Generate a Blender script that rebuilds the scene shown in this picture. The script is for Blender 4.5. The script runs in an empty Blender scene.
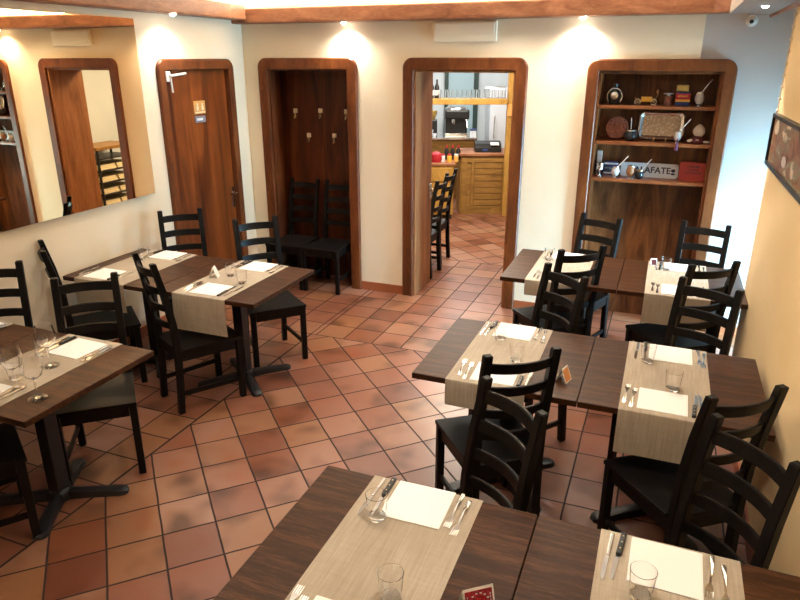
import bpy, bmesh, math, random
from mathutils import Vector, Matrix, Euler
random.seed(7)
PI=math.pi; R=math.radians
S=bpy.context.scene; C=S.collection
# ------------------------------------------------------------------ render look
S.view_settings.view_transform='Standard'; S.view_settings.look='None'
S.view_settings.gamma=1; S.view_settings.use_curve_mapping=False
S.view_settings.exposure=0.40
# ------------------------------------------------------------------ materials
MAT={}
def lin(c): return tuple(((v/255)/12.92 if v/255<=.04045 else ((v/255+.055)/1.055)**2.4) for v in c)+(1,)
def newmat(n):
    m=bpy.data.materials.new(n); m.use_nodes=True; nt=m.node_tree
    b=nt.nodes['Principled BSDF']; MAT[n]=m; return m,nt,b
def nd(nt,t,**k):
    n=nt.nodes.new(t)
    for a,v in k.items():
        if a.startswith('i_'): n.inputs[a[2:].replace('_',' ')].default_value=v
        else: setattr(n,a,v)
    return n
def lk(nt,a,b): nt.links.new(a,b)
def mth(nt,op,*a):
    n=nt.nodes.new('ShaderNodeMath'); n.operation=op
    for i,v in enumerate(a):
        if isinstance(v,(int,float)): n.inputs[i].default_value=v
        else: lk(nt,v,n.inputs[i])
    return n.outputs[0]
def ramp(nt,fac,stops):
    n=nt.nodes.new('ShaderNodeValToRGB'); e=n.color_ramp.elements
    e[1].position=stops[-1][0]; e[1].color=stops[-1][1]; e[0].position=stops[0][0]; e[0].color=stops[0][1]
    for p,c in stops[1:-1]:
        x=e.new(p); x.color=c
    if fac is not None: lk(nt,fac,n.inputs[0])
    return n.outputs[0]
def plain(n,col,rough=.5,metal=0,spec=.5,emit=None,es=0,coat=0):
    m,nt,b=newmat(n); b.inputs['Base Color'].default_value=col if len(col)==4 else tuple(col)+(1,)
    b.inputs['Roughness'].default_value=rough; b.inputs['Metallic'].default_value=metal
    b.inputs['Specular IOR Level'].default_value=spec; b.inputs['Coat Weight'].default_value=coat
    # a trace of unevenness so no surface is perfectly flat in tone
    tc=nd(nt,'ShaderNodeTexCoord'); no=nd(nt,'ShaderNodeTexNoise',i_Scale=14.0,i_Detail=3.0)
    lk(nt,tc.outputs['Object'],no.inputs['Vector'])
    mr=nd(nt,'ShaderNodeMapRange'); mr.inputs['To Min'].default_value=max(0,rough-.05); mr.inputs['To Max'].default_value=min(1,rough+.05)
    lk(nt,no.outputs['Fac'],mr.inputs['Value']); lk(nt,mr.outputs[0],b.inputs['Roughness'])
    if emit: b.inputs['Emission Color'].default_value=emit; b.inputs['Emission Strength'].default_value=es
    return m
def glassm(n,col=(1,1,1,1),rough=0.0,ior=1.45):
    m,nt,b=newmat(n); b.inputs['Base Color'].default_value=col; b.inputs['Roughness'].default_value=rough
    b.inputs['Transmission Weight'].default_value=1; b.inputs['IOR'].default_value=ior; return m
def wood(n,cols,stretch=(1,1,1),scale=6,rough=.35,dist=1.2,coat=.0,spec=.5,fine=.35):
    m,nt,b=newmat(n)
    tc=nd(nt,'ShaderNodeTexCoord'); mp=nd(nt,'ShaderNodeMapping'); mp.inputs['Scale'].default_value=stretch
    geo=nd(nt,'ShaderNodeNewGeometry')
    lk(nt,geo.outputs['Position'] if n.endswith('_w') else tc.outputs['Object'],mp.inputs['Vector'])
    a=nd(nt,'ShaderNodeTexNoise',i_Scale=float(scale),i_Detail=4.0,i_Roughness=.55,i_Distortion=float(dist))
    lk(nt,mp.outputs[0],a.inputs['Vector'])
    f=nd(nt,'ShaderNodeTexNoise',i_Scale=float(scale*9),i_Detail=5.0,i_Roughness=.7)
    lk(nt,mp.outputs[0],f.inputs['Vector'])
    fac=mth(nt,'ADD',mth(nt,'MULTIPLY',a.outputs['Fac'],1-fine),mth(nt,'MULTIPLY',f.outputs['Fac'],fine))
    k=len(cols); col=ramp(nt,fac,[(.34+.32*i/(k-1),c) for i,c in enumerate(cols)])
    lk(nt,col,b.inputs['Base Color'])
    b.inputs['Roughness'].default_value=rough; b.inputs['Coat Weight'].default_value=coat; b.inputs['Specular IOR Level'].default_value=spec
    bp=nd(nt,'ShaderNodeBump',i_Strength=.12,i_Distance=.002); lk(nt,f.outputs['Fac'],bp.inputs['Height']); lk(nt,bp.outputs[0],b.inputs['Normal'])
    return m
def plaster(n,c1,c2,bump=.25,rough=.75):
    m,nt,b=newmat(n); geo=nd(nt,'ShaderNodeNewGeometry')
    a=nd(nt,'ShaderNodeTexNoise',i_Scale=1.6,i_Detail=3.0); lk(nt,geo.outputs['Position'],a.inputs['Vector'])
    lk(nt,ramp(nt,a.outputs['Fac'],[(.35,c1),(.65,c2)]),b.inputs['Base Color'])
    f=nd(nt,'ShaderNodeTexNoise',i_Scale=90.0,i_Detail=4.0); lk(nt,geo.outputs['Position'],f.inputs['Vector'])
    bp=nd(nt,'ShaderNodeBump',i_Strength=bump,i_Distance=.004); lk(nt,f.outputs['Fac'],bp.inputs['Height']); lk(nt,bp.outputs[0],b.inputs['Normal'])
    b.inputs['Roughness'].default_value=rough; b.inputs['Specular IOR Level'].default_value=.25
    return m
plaster('cream_plaster',lin((236,218,188)),lin((240,224,197)))
plaster('ochre_plaster',lin((238,208,156)),lin((242,214,166)))
plaster('white_plaster',lin((188,194,196)),lin((198,203,204)))
plaster('lilac_plaster',lin((186,174,166)),lin((192,180,172)))
plaster('ceiling_paint',lin((236,232,222)),lin((240,236,228)),bump=.1)
wood('walnut_frame',[lin((78,39,16)),lin((106,55,24)),lin((132,75,35))],(3,3,.7),2.4,.4,.6,.0,.3)
wood('walnut_jamb',[lin((120,72,40)),lin((150,96,58)),lin((170,116,74))],(4,4,.5),3.0,.45,.8,.0,.3)
wood('walnut_door',[lin((64,28,10)),lin((94,44,15)),lin((124,63,23)),lin((152,86,37))],(5,5,.4),1.2,.38,.6,.0,.35,fine=.15)
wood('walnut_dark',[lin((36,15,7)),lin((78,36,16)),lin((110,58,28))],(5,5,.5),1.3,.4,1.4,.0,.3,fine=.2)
wood('walnut_niche',[lin((56,29,14)),lin((98,57,30)),lin((136,86,48))],(4,4,.7),1.5,.4,1.6,.0,.3,fine=.2)
wood('shelf_wood',[lin((100,50,22)),lin((126,66,32)),lin((146,82,42))],(.8,4,4),3.0,.35,.6,.1)
wood('beam_wood',[lin((118,72,48)),lin((148,96,66)),lin((176,120,86))],(.8,.8,3),3.0,.45,1.2,.0,.3)
wood('table_wood',[lin((38,19,9)),lin((60,34,17)),lin((94,59,34))],(.7,9,9),4.0,.42,.5,.0,.2,.45)
wood('table_edge',[lin((22,14,11)),lin((40,25,18))],(1,6,6),4.0,.35)
wood('chair_wood',[(.004,.0035,.003,1),(.007,.0055,.0048,1),(.011,.008,.007,1)],(3,3,1),6.0,.42,.4,.0,.18)
wood('kitchen_oak',[lin((110,76,32)),lin((140,100,46)),lin((160,118,60))],(.8,4,4),4.0,.45)
wood('kitchen_pine',[lin((150,108,44)),lin((190,144,70))],(2,2,1),4.0,.45)
plain('cast_iron',(.012,.011,.012,1),.42,.0,.5)
plain('steel',(.72,.70,.67,1),.18,1.0)
plain('brass_metal',(.62,.47,.25,1),.28,1.0)
plain('silver_metal',(.75,.75,.74,1),.22,1.0)
plain('black_plastic',(.012,.012,.013,1),.35)
plain('white_plastic',lin((228,224,214)),.45)
plain('cream_plastic',lin((222,204,168)),.45)
plain('napkin_paper',lin((246,243,236)),.85,0,.2)
plain('red_print',lin((168,24,40)),.5); plain('orange_print',lin((226,150,84)),.5)
plain('blue_tin',lin((44,62,120)),.4); plain('white_enamel',lin((214,216,220)),.35)
plain('navy_ink',lin((26,30,58)),.5); plain('red_card',lin((164,52,40)),.55); plain('dark_red',lin((86,16,20)),.6)
plain('gourd_black',(.012,.011,.012,1),.3); plain('gourd_brown',lin((150,98,56)),.5); plain('gourd_pale',lin((206,196,190)),.45)
plain('shell_cream',lin((226,208,184)),.5); plain('yellow_print',lin((232,176,60)),.5); plain('gold_tin',lin((190,160,92)),.35,.5)
plain('mirror_silver',(.90,.71,.47,1),.0,1.0)
plain('lamp_white',(1,1,1,1),.4,0,.5,(1,.93,.82,1),30)
plain('purple_yarn',lin((84,40,70)),.9); plain('grey_tile_sign',lin((126,126,138)),.4); plain('ochre_tile_sign',lin((206,150,84)),.4)
plain('green_metal',lin((34,54,50)),.4); plain('frosted_blue',lin((150,172,178)),.3)
plain('soffit_paint',lin((150,136,126)),.6)
plain('orange_wax',lin((240,170,90)),.6); plain('towel_cream',lin((222,206,168)),.9)
MAT['mirror_silver'].node_tree.nodes['Principled BSDF'].inputs['Roughness'].default_value=0
for l in list(MAT['mirror_silver'].node_tree.links):
    if l.to_socket.name=='Roughness': MAT['mirror_silver'].node_tree.links.remove(l)
glassm('clear_glass'); glassm('window_glass',(.95,.98,1,1))
# terracotta disc with relief
def relief(n,c1,c2,scale,metal=0,rough=.5):
    m,nt,b=newmat(n); tc=nd(nt,'ShaderNodeTexCoord'); v=nd(nt,'ShaderNodeTexVoronoi',i_Scale=float(scale)); lk(nt,tc.outputs['Object'],v.inputs['Vector'])
    lk(nt,ramp(nt,v.outputs['Distance'],[(.1,c1),(.5,c2)]),b.inputs['Base Color'])
    bp=nd(nt,'ShaderNodeBump',i_Strength=.8,i_Distance=.006); lk(nt,v.outputs['Distance'],bp.inputs['Height']); lk(nt,bp.outputs[0],b.inputs['Normal'])
    b.inputs['Metallic'].default_value=metal; b.inputs['Roughness'].default_value=rough; return m
relief('copper_relief',lin((178,112,86)),lin((136,80,62)),60,.3,.45)
relief('silver_relief',lin((236,220,200)),lin((196,168,136)),50,.35,.4)
relief('card_ornament',lin((190,40,56)),lin((150,16,34)),120,0,.5)
# woven runner
def runner_mat():
    m,nt,b=newmat('runner_cloth'); geo=nd(nt,'ShaderNodeNewGeometry')
    outs=[]
    for st,sc in (((140,7,7),1.0),((7,90,90),1.0),((1.5,1.5,1.5),1.2)):
        mp=nd(nt,'ShaderNodeMapping'); mp.inputs['Scale'].default_value=st; lk(nt,geo.outputs['Position'],mp.inputs['Vector'])
        no=nd(nt,'ShaderNodeTexNoise',i_Scale=sc,i_Detail=3.0); lk(nt,mp.outputs[0],no.inputs['Vector']); outs.append(no.outputs['Fac'])
    f=mth(nt,'ADD',mth(nt,'MULTIPLY',outs[0],.40),mth(nt,'ADD',mth(nt,'MULTIPLY',outs[1],.15),mth(nt,'MULTIPLY',outs[2],.45)))
    lk(nt,ramp(nt,f,[(.33,lin((154,140,120))),(.5,lin((172,157,137))),(.67,lin((188,175,156)))]),b.inputs['Base Color'])
    b.inputs['Roughness'].default_value=.8; b.inputs['Specular IOR Level'].default_value=.2
    bp=nd(nt,'ShaderNodeBump',i_Strength=.3,i_Distance=.001); lk(nt,f,bp.inputs['Height']); lk(nt,bp.outputs[0],b.inputs['Normal'])
runner_mat()
# terracotta floor: straight borders, a diagonal field in the middle of the room
def floor_mat():
    m,nt,b=newmat('terracotta_tiles'); geo=nd(nt,'ShaderNodeNewGeometry')
    sp=nd(nt,'ShaderNodeSeparateXYZ'); lk(nt,geo.outputs['Position'],sp.inputs[0]); X,Y=sp.outputs[0],sp.outputs[1]
    M=lambda *a: mth(nt,*a)
    T=.2505
    inA=M('MULTIPLY',M('MULTIPLY',M('GREATER_THAN',X,-2.55),M('LESS_THAN',X,-.75)),M('LESS_THAN',Y,4.455))
    inK=M('GREATER_THAN',Y,6.95)
    diag=M('MAXIMUM',inA,inK)
    left=M('LESS_THAN',X,-2.55)
    dx=M('DIVIDE',M('SUBTRACT',M('ADD',X,Y),.69),.35425); dy=M('DIVIDE',M('SUBTRACT',M('SUBTRACT',Y,X),4.72),.35425)
    sx=M('DIVIDE',M('ADD',X,M('MULTIPLY',left,.05)),T); sy=M('DIVIDE',M('SUBTRACT',Y,4.455),T)
    def mix(a,b2): return M('ADD',M('MULTIPLY',diag,a),M('MULTIPLY',M('SUBTRACT',1.0,diag),b2))
    u=mix(dx,sx); v=mix(dy,sy)
    # hand-made edges wobble a little
    wn=nd(nt,'ShaderNodeTexNoise',i_Scale=5.0,i_Detail=2.0); lk(nt,geo.outputs['Position'],wn.inputs['Vector'])
    wob=M('MULTIPLY',M('SUBTRACT',wn.outputs['Fac'],.5),.03)
    u=M('ADD',u,wob); v=M('ADD',v,wob)
    fu=M('FLOOR',u); fv=M('FLOOR',v)
    def edge(a,f): 
        r=M('SUBTRACT',a,f); return M('MINIMUM',r,M('SUBTRACT',1.0,r))
    e=M('MINIMUM',edge(u,fu),edge(v,fv))
    # joints along the borders between the laying patterns
    bx=M('ABSOLUTE',M('ADD',X,2.55)); bx2=M('ABSOLUTE',M('ADD',X,.75)); by=M('ABSOLUTE',M('SUBTRACT',Y,4.455)); by2=M('ABSOLUTE',M('SUBTRACT',Y,6.95))
    below=M('MULTIPLY',M('GREATER_THAN',Y,4.455),10.0)
    e=M('MINIMUM',e,M('MULTIPLY',M('MINIMUM',M('MINIMUM',M('ADD',bx,below),M('ADD',bx2,below)),M('MINIMUM',by2,M('ADD',by,M('MULTIPLY',M('SUBTRACT',1.0,M('MULTIPLY',M('GREATER_THAN',X,-2.55),M('LESS_THAN',X,-.75))),10.0)))),4.0))
    cb=nd(nt,'ShaderNodeCombineXYZ'); lk(nt,fu,cb.inputs[0]); lk(nt,fv,cb.inputs[1]); lk(nt,M('MULTIPLY',diag,7.0),cb.inputs[2])
    wh=nd(nt,'ShaderNodeTexWhiteNoise'); wh.noise_dimensions='3D'; lk(nt,cb.outputs[0],wh.inputs['Vector'])
    base=ramp(nt,wh.outputs['Value'],[(0,lin((104,58,40))),(.25,lin((134,86,66))),(.45,lin((120,70,46))),(.6,lin((140,95,77))),(.78,lin((134,90,60))),(1,lin((148,108,91)))])
    # firing blotches inside tiles, offset per tile
    ad=nd(nt,'ShaderNodeVectorMath',operation='MULTIPLY_ADD'); lk(nt,wh.outputs['Color'],ad.inputs[0]); ad.inputs[1].default_value=(9,9,9); lk(nt,geo.outputs['Position'],ad.inputs[2])
    n1=nd(nt,'ShaderNodeTexNoise',i_Scale=3.4,i_Detail=2.0,i_Roughness=.4); lk(nt,ad.outputs[0],n1.inputs['Vector'])
    bl=ramp(nt,n1.outputs['Fac'],[(.27,(.34,.28,.20,1)),(.40,(.80,.73,.64,1)),(.48,(1,1,1,1)),(.58,(1,.98,.96,1)),(.74,(1.0,.74,.54,1))])
    mx=nd(nt,'ShaderNodeMix',data_type='RGBA',blend_type='MULTIPLY'); mx.inputs[0].default_value=1; lk(nt,base,mx.inputs[6]); lk(nt,bl,mx.inputs[7])
    gm=nd(nt,'ShaderNodeMapRange',i_From_Min=.014,i_From_Max=.024); lk(nt,e,gm.inputs['Value'])
    m2=nd(nt,'ShaderNodeMix',data_type='RGBA'); lk(nt,gm.outputs[0],m2.inputs[0]); m2.inputs[6].default_value=lin((38,22,17)); lk(nt,mx.outputs[2],m2.inputs[7])
    lk(nt,m2.outputs[2],b.inputs['Base Color'])
    n2=nd(nt,'ShaderNodeTexNoise',i_Scale=6.0,i_Detail=1.0); lk(nt,geo.outputs['Position'],n2.inputs['Vector'])
    rr=nd(nt,'ShaderNodeMapRange',i_To_Min=.31,i_To_Max=.38); lk(nt,n2.outputs['Fac'],rr.inputs['Value']); lk(nt,M('ADD',rr.outputs[0],M('MULTIPLY',M('SUBTRACT',1.0,gm.outputs[0]),.6)),b.inputs['Roughness'])
    hg=nd(nt,'ShaderNodeMapRange',i_From_Min=.0,i_From_Max=.04); lk(nt,e,hg.inputs['Value'])
    ht=M('ADD',hg.outputs[0],0.0)
    bp=nd(nt,'ShaderNodeBump',i_Strength=.25,i_Distance=.0015); lk(nt,ht,bp.inputs['Height']); lk(nt,bp.outputs[0],b.inputs['Normal'])
floor_mat()
plaster('skirting_tile',lin((150,84,52)),lin((172,100,66)),.2,.4)
# painting: loose dark still life in brown, cream and green
def painting_mat():
    m,nt,b=newmat('painted_canvas'); tc=nd(nt,'ShaderNodeTexCoord')
    mp=nd(nt,'ShaderNodeMapping'); mp.inputs['Scale'].default_value=(1,.45,1.3); lk(nt,tc.outputs['Object'],mp.inputs['Vector']); a=nd(nt,'ShaderNodeTexNoise',i_Scale=9.0,i_Detail=4.0,i_Distortion=1.0); lk(nt,mp.outputs[0],a.inputs['Vector'])
    c=ramp(nt,a.outputs['Fac'],[(.30,lin((50,32,26))),(.42,lin((120,70,50))),(.50,lin((150,108,78))),(.58,lin((112,110,84))),(.68,lin((220,200,176)))])
    lk(nt,c,b.inputs['Base Color']); b.inputs['Roughness'].default_value=.35
painting_mat()

# ------------------------------------------------------------------ mesh helpers
def B(): return bmesh.new()
def box(bm,x0,x1,y0,y1,z0,z1,bev=0,M=None,seg=2):
    t=bmesh.new(); bmesh.ops.create_cube(t,size=1)
    bmesh.ops.scale(t,vec=(x1-x0,y1-y0,z1-z0),verts=t.verts); bmesh.ops.translate(t,vec=((x0+x1)/2,(y0+y1)/2,(z0+z1)/2),verts=t.verts)
    if bev: bmesh.ops.bevel(t,geom=t.edges[:],offset=bev,segments=seg,profile=.6,affect='EDGES')
    merge(bm,t,M)
def merge(bm,t,M=None):
    if M is not None: bmesh.ops.transform(t,matrix=M,verts=t.verts)
    me=bpy.data.meshes.new('t'); t.to_mesh(me); t.free(); bm.from_mesh(me); bpy.data.meshes.remove(me)
def lathe(bm,prof,seg=24,M=None,cap=True):
    t=bmesh.new(); rings=[]
    for r,z in prof:
        if r<1e-6: rings.append([t.verts.new((0,0,z))])
        else: rings.append([t.verts.new((r*math.cos(2*PI*i/seg),r*math.sin(2*PI*i/seg),z)) for i in range(seg)])
    for a,b in zip(rings,rings[1:]):
        for i in range(seg):
            j=(i+1)%seg
            if len(a)==1 and len(b)==1: continue
            if len(a)==1: t.faces.new((a[0],b[i],b[j]))
            elif len(b)==1: t.faces.new((a[i],b[0],a[j]))
            else: t.faces.new((a[i],b[i],b[j],a[j]))
    if cap:
        for rg in (rings[0],rings[-1]):
            if len(rg)>1: t.faces.new(rg)
    bmesh.ops.recalc_face_normals(t,faces=t.faces); merge(bm,t,M)
def tube(bm,pts,r,seg=8,M=None,rs=None):
    t=bmesh.new(); pts=[Vector(p) for p in pts]; rings=[]; n=len(pts)
    up=Vector((0,0,1))
    for i,p in enumerate(pts):
        d=(pts[min(i+1,n-1)]-pts[max(i-1,0)]).normalized()
        if abs(d.dot(up))>.95: up=Vector((1,0,0))
        s=d.cross(up).normalized(); u=s.cross(d).normalized(); up=u
        q=rs[i] if rs else r
        rings.append([t.verts.new(p+s*q*math.cos(2*PI*k/seg)+u*q*math.sin(2*PI*k/seg)) for k in range(seg)])
    for a,b in zip(rings,rings[1:]):
        for k in range(seg): t.faces.new((a[k],a[(k+1)%seg],b[(k+1)%seg],b[k]))
    t.faces.new(rings[0]); t.faces.new(rings[-1]); bmesh.ops.recalc_face_normals(t,faces=t.faces); merge(bm,t,M)
def prism(bm,poly,z0,z1,M=None,bev=0):
    t=bmesh.new(); a=[t.verts.new((x,y,z0)) for x,y in poly]; b=[t.verts.new((x,y,z1)) for x,y in poly]
    t.faces.new(a[::-1]); t.faces.new(b); n=len(poly)
    for i in range(n): t.faces.new((a[i],a[(i+1)%n],b[(i+1)%n],b[i]))
    bmesh.ops.recalc_face_normals(t,faces=t.faces)
    if bev: bmesh.ops.bevel(t,geom=t.edges[:],offset=bev,segments=2,profile=.6,affect='EDGES')
    merge(bm,t,M)
def beamseg(bm,p,q,w,h,up=(0,0,1),bev=0):
    p=Vector(p);q=Vector(q);d=(q-p);L=d.length;d.normalize();up=Vector(up)
    if abs(d.dot(up))>.98: up=Vector((0,1,0))
    s=d.cross(up).normalized();u=s.cross(d)
    M=Matrix(((s.x,d.x,u.x,0),(s.y,d.y,u.y,0),(s.z,d.z,u.z,0),(0,0,0,1)));M.translation=p
    box(bm,-w/2,w/2,0,L,-h/2,h/2,bev,M)
def sphere(bm,c,r,sc=(1,1,1),M=None,u=16,v=10):
    t=bmesh.new(); bmesh.ops.create_uvsphere(t,u_segments=u,v_segments=v,radius=r)
    bmesh.ops.scale(t,vec=sc,verts=t.verts); bmesh.ops.translate(t,vec=c,verts=t.verts); merge(bm,t,M)
def rrect(w,h,r,n=6,x=0,y=0,bottom=True):
    pts=[]
    for cx,cy,a0,rr in ((x+w-r,y+h-r,0,r),(x+r,y+h-r,90,r)):
        for i in range(n+1):
            a=R(a0+90*i/n); pts.append((cx+r*math.cos(a),cy+r*math.sin(a)))
    if bottom:
        for cx,cy,a0 in ((x+r,y+r,180),(x+w-r,y+r,270)):
            for i in range(n+1):
                a=R(a0+90*i/n); pts.append((cx+r*math.cos(a),cy+r*math.sin(a)))
    else: pts+= [(x,y),(x+w,y)]
    return pts
def obj(name,bm,m,parent=None,smooth=False,loc=None,rot=None):
    me=bpy.data.meshes.new(name); bm.to_mesh(me); bm.free(); me.materials.append(MAT[m])
    if smooth:
        for p in me.polygons: p.use_smooth=True
        try: me.set_sharp_from_angle(angle=R(38))
        except Exception: pass
    o=bpy.data.objects.new(name,me); C.objects.link(o)
    if parent: o.parent=parent
    if loc: o.location=loc
    if rot: o.rotation_euler=rot
    return o
def tag(o,label,cat,group=None,kind=None):
    o['label']=label; o['category']=cat
    if group: o['group']=group
    if kind: o['kind']=kind
    return o
def thing(name,label,cat,loc=(0,0,0),rz=0,group=None):
    o=bpy.data.objects.new(name,None); C.objects.link(o); o.location=loc; o.rotation_euler=(0,0,rz); o.empty_display_size=.1
    return tag(o,label,cat,group)
def dup(root,loc,rz,label,group=None):
    def cp(o,par):
        c=o.copy(); C.objects.link(c); c.parent=par
        for ch in [x for x in KIDS.get(o.name,[])]: cp(ch,c)
        return c
    build_kids(root)
    r=cp(root,None); r.location=loc; r.rotation_euler=(0,0,rz); r['label']=label
    if group: r['group']=group
    return r
KIDS={}
def build_kids(o):
    if o.name in KIDS: return
    KIDS[o.name]=[c for c in C.objects if c.parent==o]
    for c in KIDS[o.name]: build_kids(c)
def struct(name,bm,m,label,cat='wall'):
    o=obj(name,bm,m); return tag(o,label,cat,None,'structure')
def sthing(name,label,cat,loc=(0,0,0),rz=0):
    o=thing(name,label,cat,loc,rz); o['kind']='structure'; return o
def text_bm(s,size,ext=.001,M=None):
    cu=bpy.data.curves.new('t','FONT'); cu.body=s; cu.size=size; cu.extrude=ext; cu.align_x='CENTER'; cu.align_y='CENTER'; cu.offset=size*.022
    o=bpy.data.objects.new('t',cu); C.objects.link(o)
    dg=bpy.context.evaluated_depsgraph_get(); me=bpy.data.meshes.new_from_object(o.evaluated_get(dg))
    bm=bmesh.new(); bm.from_mesh(me); bpy.data.meshes.remove(me); bpy.data.objects.remove(o); bpy.data.curves.remove(cu)
    if M is not None: bmesh.ops.transform(bm,matrix=M,verts=bm.verts)
    return bm
def strokes_bm(w,size,M=None):
    # a line of small unreadable marks, as worn print looks from afar
    b=bmesh.new(); rr=random.Random(int(w*1000)); x=-w/2
    while x<w/2-size*.3:
        q=size*rr.uniform(.30,.55); h=size*rr.uniform(.5,.8)
        box(b,x,x+q*.35,-h/2,h/2,0,.0008); box(b,x,x+q,rr.uniform(-.3,.2)*h,rr.uniform(.25,.45)*h,0,.0008); x+=q+size*.14
    if M is not None: bmesh.ops.transform(b,matrix=M,verts=b.verts)
    return b
STAND=Matrix(((1,0,0,0),(0,0,-1,0),(0,1,0,0),(0,0,0,1)))   # XY drawing -> stands up facing -Y
# ------------------------------------------------------------------ room
WB=5.666; WL=-3.83; WR=.60; CH=2.82; TK=.45
b=B(); box(b,-5.4,2.25,-1.7,13.2,-.12,0); struct('floor',b,'terracotta_tiles','terracotta tile floor with dark joints','floor')
b=B(); box(b,WL-.15,2.25,-1.7,WB+TK,CH,CH+.1); box(b,-5.4,-.2,WB+TK,13.2,2.75,2.85); struct('ceiling',b,'ceiling_paint','bright white ceiling above the wooden beams','ceiling')
OP=[(-3.57,-2.74),(-2.10,-1.21),(-.55,.34)]; OT=2.07
b=B()
for x0,x1 in ((WL-.15,-3.57),(-2.74,-2.10),(-1.21,-.55)): box(b,x0,x1,WB,WB+TK,0,CH)
for x0,x1 in ((-3.57,-2.74),(-2.10,-1.21),(-.55,.165)): box(b,x0,x1,WB,WB+TK,OT,CH)
struct('wall_back',b,'cream_plaster','cream plaster back wall around doorway and niches')
b=B(); box(b,.34,2.25,WB+.03,WB+TK,0,CH); box(b,.165,.34,WB+.03,WB+TK,OT,CH)
struct('wall_back_right',b,'lilac_plaster','pale grey plaster wall lit by daylight right of the shelf niche')
# left wall with door opening
b=B(); D0,D1=4.52,5.37
box(b,WL-.15,WL,-1.7,D0,0,CH); box(b,WL-.15,WL,D1,WB,0,CH); box(b,WL-.15,WL,D0,D1,2.075,CH); box(b,WL-.25,WL-.15,D0-.1,D1+.1,0,2.2)
struct('wall_left',b,'cream_plaster','cream plaster left wall carrying the long mirror')
b=B(); box(b,WR,WR+.15,-1.7,4.6,0,CH,.006); struct('wall_right',b,'ochre_plaster','ochre yellow plaster right wall')
b=B(); box(b,WL-.15,2.25,-1.8,-1.7,0,CH); struct('wall_front',b,'cream_plaster','cream wall behind the viewer')
# daylight lobby at the right: glazed door wall
b=B(); box(b,WR+.15,2.25,4.45,4.6,0,CH); box(b,2.1,2.25,4.6,4.68,0,CH); box(b,2.1,2.25,5.6,WB+.03,0,CH); box(b,2.1,2.25,4.68,5.6,2.05,CH)
struct('wall_lobby',b,'white_plaster','white lobby walls around the glazed side door')
dr=sthing('window_1','tall glazed side door letting in daylight','window')
b=B()
box(b,2.13,2.19,4.68,4.74,.0,2.05,.004);box(b,2.13,2.19,5.54,5.6,.0,2.05,.004);box(b,2.13,2.19,4.74,5.54,1.98,2.05,.004);box(b,2.13,2.19,4.74,5.54,0,.1,.004)
obj('window_frame',b,'white_enamel',dr)
b=B(); box(b,2.155,2.165,4.74,5.54,.1,1.98); obj('pane',b,'window_glass',dr)
# kitchen / back room shell
b=B(); box(b,-5.4,-5.3,WB+TK,13.2,0,2.75); box(b,-5.3,WL-.15,WB+TK-.1,WB+TK,0,2.75); struct('wall_kitchen_left',b,'white_plaster','white left wall of the room behind')
b=B(); box(b,-.3,-.2,WB+TK,13.2,0,2.75); struct('wall_kitchen_right',b,'white_plaster','white right wall of the room behind')
b=B(); box(b,-5.4,-.2,13.1,13.2,0,2.75); struct('wall_kitchen_back',b,'white_plaster','white end wall of the room behind')
# baseboards
b=B()
for x0,x1 in ((-2.64,-2.2),(-1.11,-.64)): box(b,x0,x1,WB-.012,WB,0,.085,.002)
box(b,WL+.012,-3.67,WB-.012,WB,0,.085,.002)
struct('baseboard_back',b,'skirting_tile','terracotta skirting tiles along the back wall','baseboard')
b=B(); box(b,WL,WL+.012,-1.7,4.43,0,.085,.002); struct('baseboard_left',b,'skirting_tile','terracotta skirting tiles along the left wall','baseboard')
b=B(); box(b,WR-.012,WR,-1.7,4.59,0,.085,.002); struct('baseboard_right',b,'skirting_tile','terracotta skirting tiles along the yellow wall','baseboard')
b=B(); box(b,.43,2.1,WB+.018,WB+.03,0,.085,.002); struct('baseboard_lobby',b,'skirting_tile','terracotta skirting tiles under the pale grey wall','baseboard')
# beams (open coves above)
ZB=2.462; ZT=2.585
def beam(name,poly,label,dz=0):
    b=B(); prism(b,poly,ZB+dz,ZT+dz,None,.012); struct(name,b,'beam_wood',label,'beam')
beam('trim_1',[(WL,WB-.16),(.20,WB-.16),(.30,WB-.24),(.438,WB-.24),(.438,WB),(WL,WB)],'orange brown wooden beam along the top of the back wall')
beam('trim_2',[(WL,-1.6),(WL+.17,-1.6),(WL+.17,WB-.165),(WL,WB-.165)],'orange brown wooden beam along the top of the left wall',.03)
b=B(); box(b,.30,.575,4.1,WB-.245,ZB-.012,ZT,.004); box(b,.44,.575,WB-.245,WB-.01,ZB-.012,ZT,.004); box(b,.30,.575,-1.6,4.1,ZB-.012,ZT,.004)
struct('trim_3',b,'soffit_paint','grey brown soffit with one spotlight above the yellow wall','soffit')
b=B(); box(b,.575,.60,-1.6,WB-.01,ZB-.03,ZT,.004); struct('trim_5',b,'beam_wood','dark wooden edge strip along the grey soffit','trim')
b=B(); box(b,.60,2.1,4.6,WB+.03,2.49,2.55); struct('trim_4',b,'white_plaster','pale dropped ceiling over the lobby','ceiling')

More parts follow.
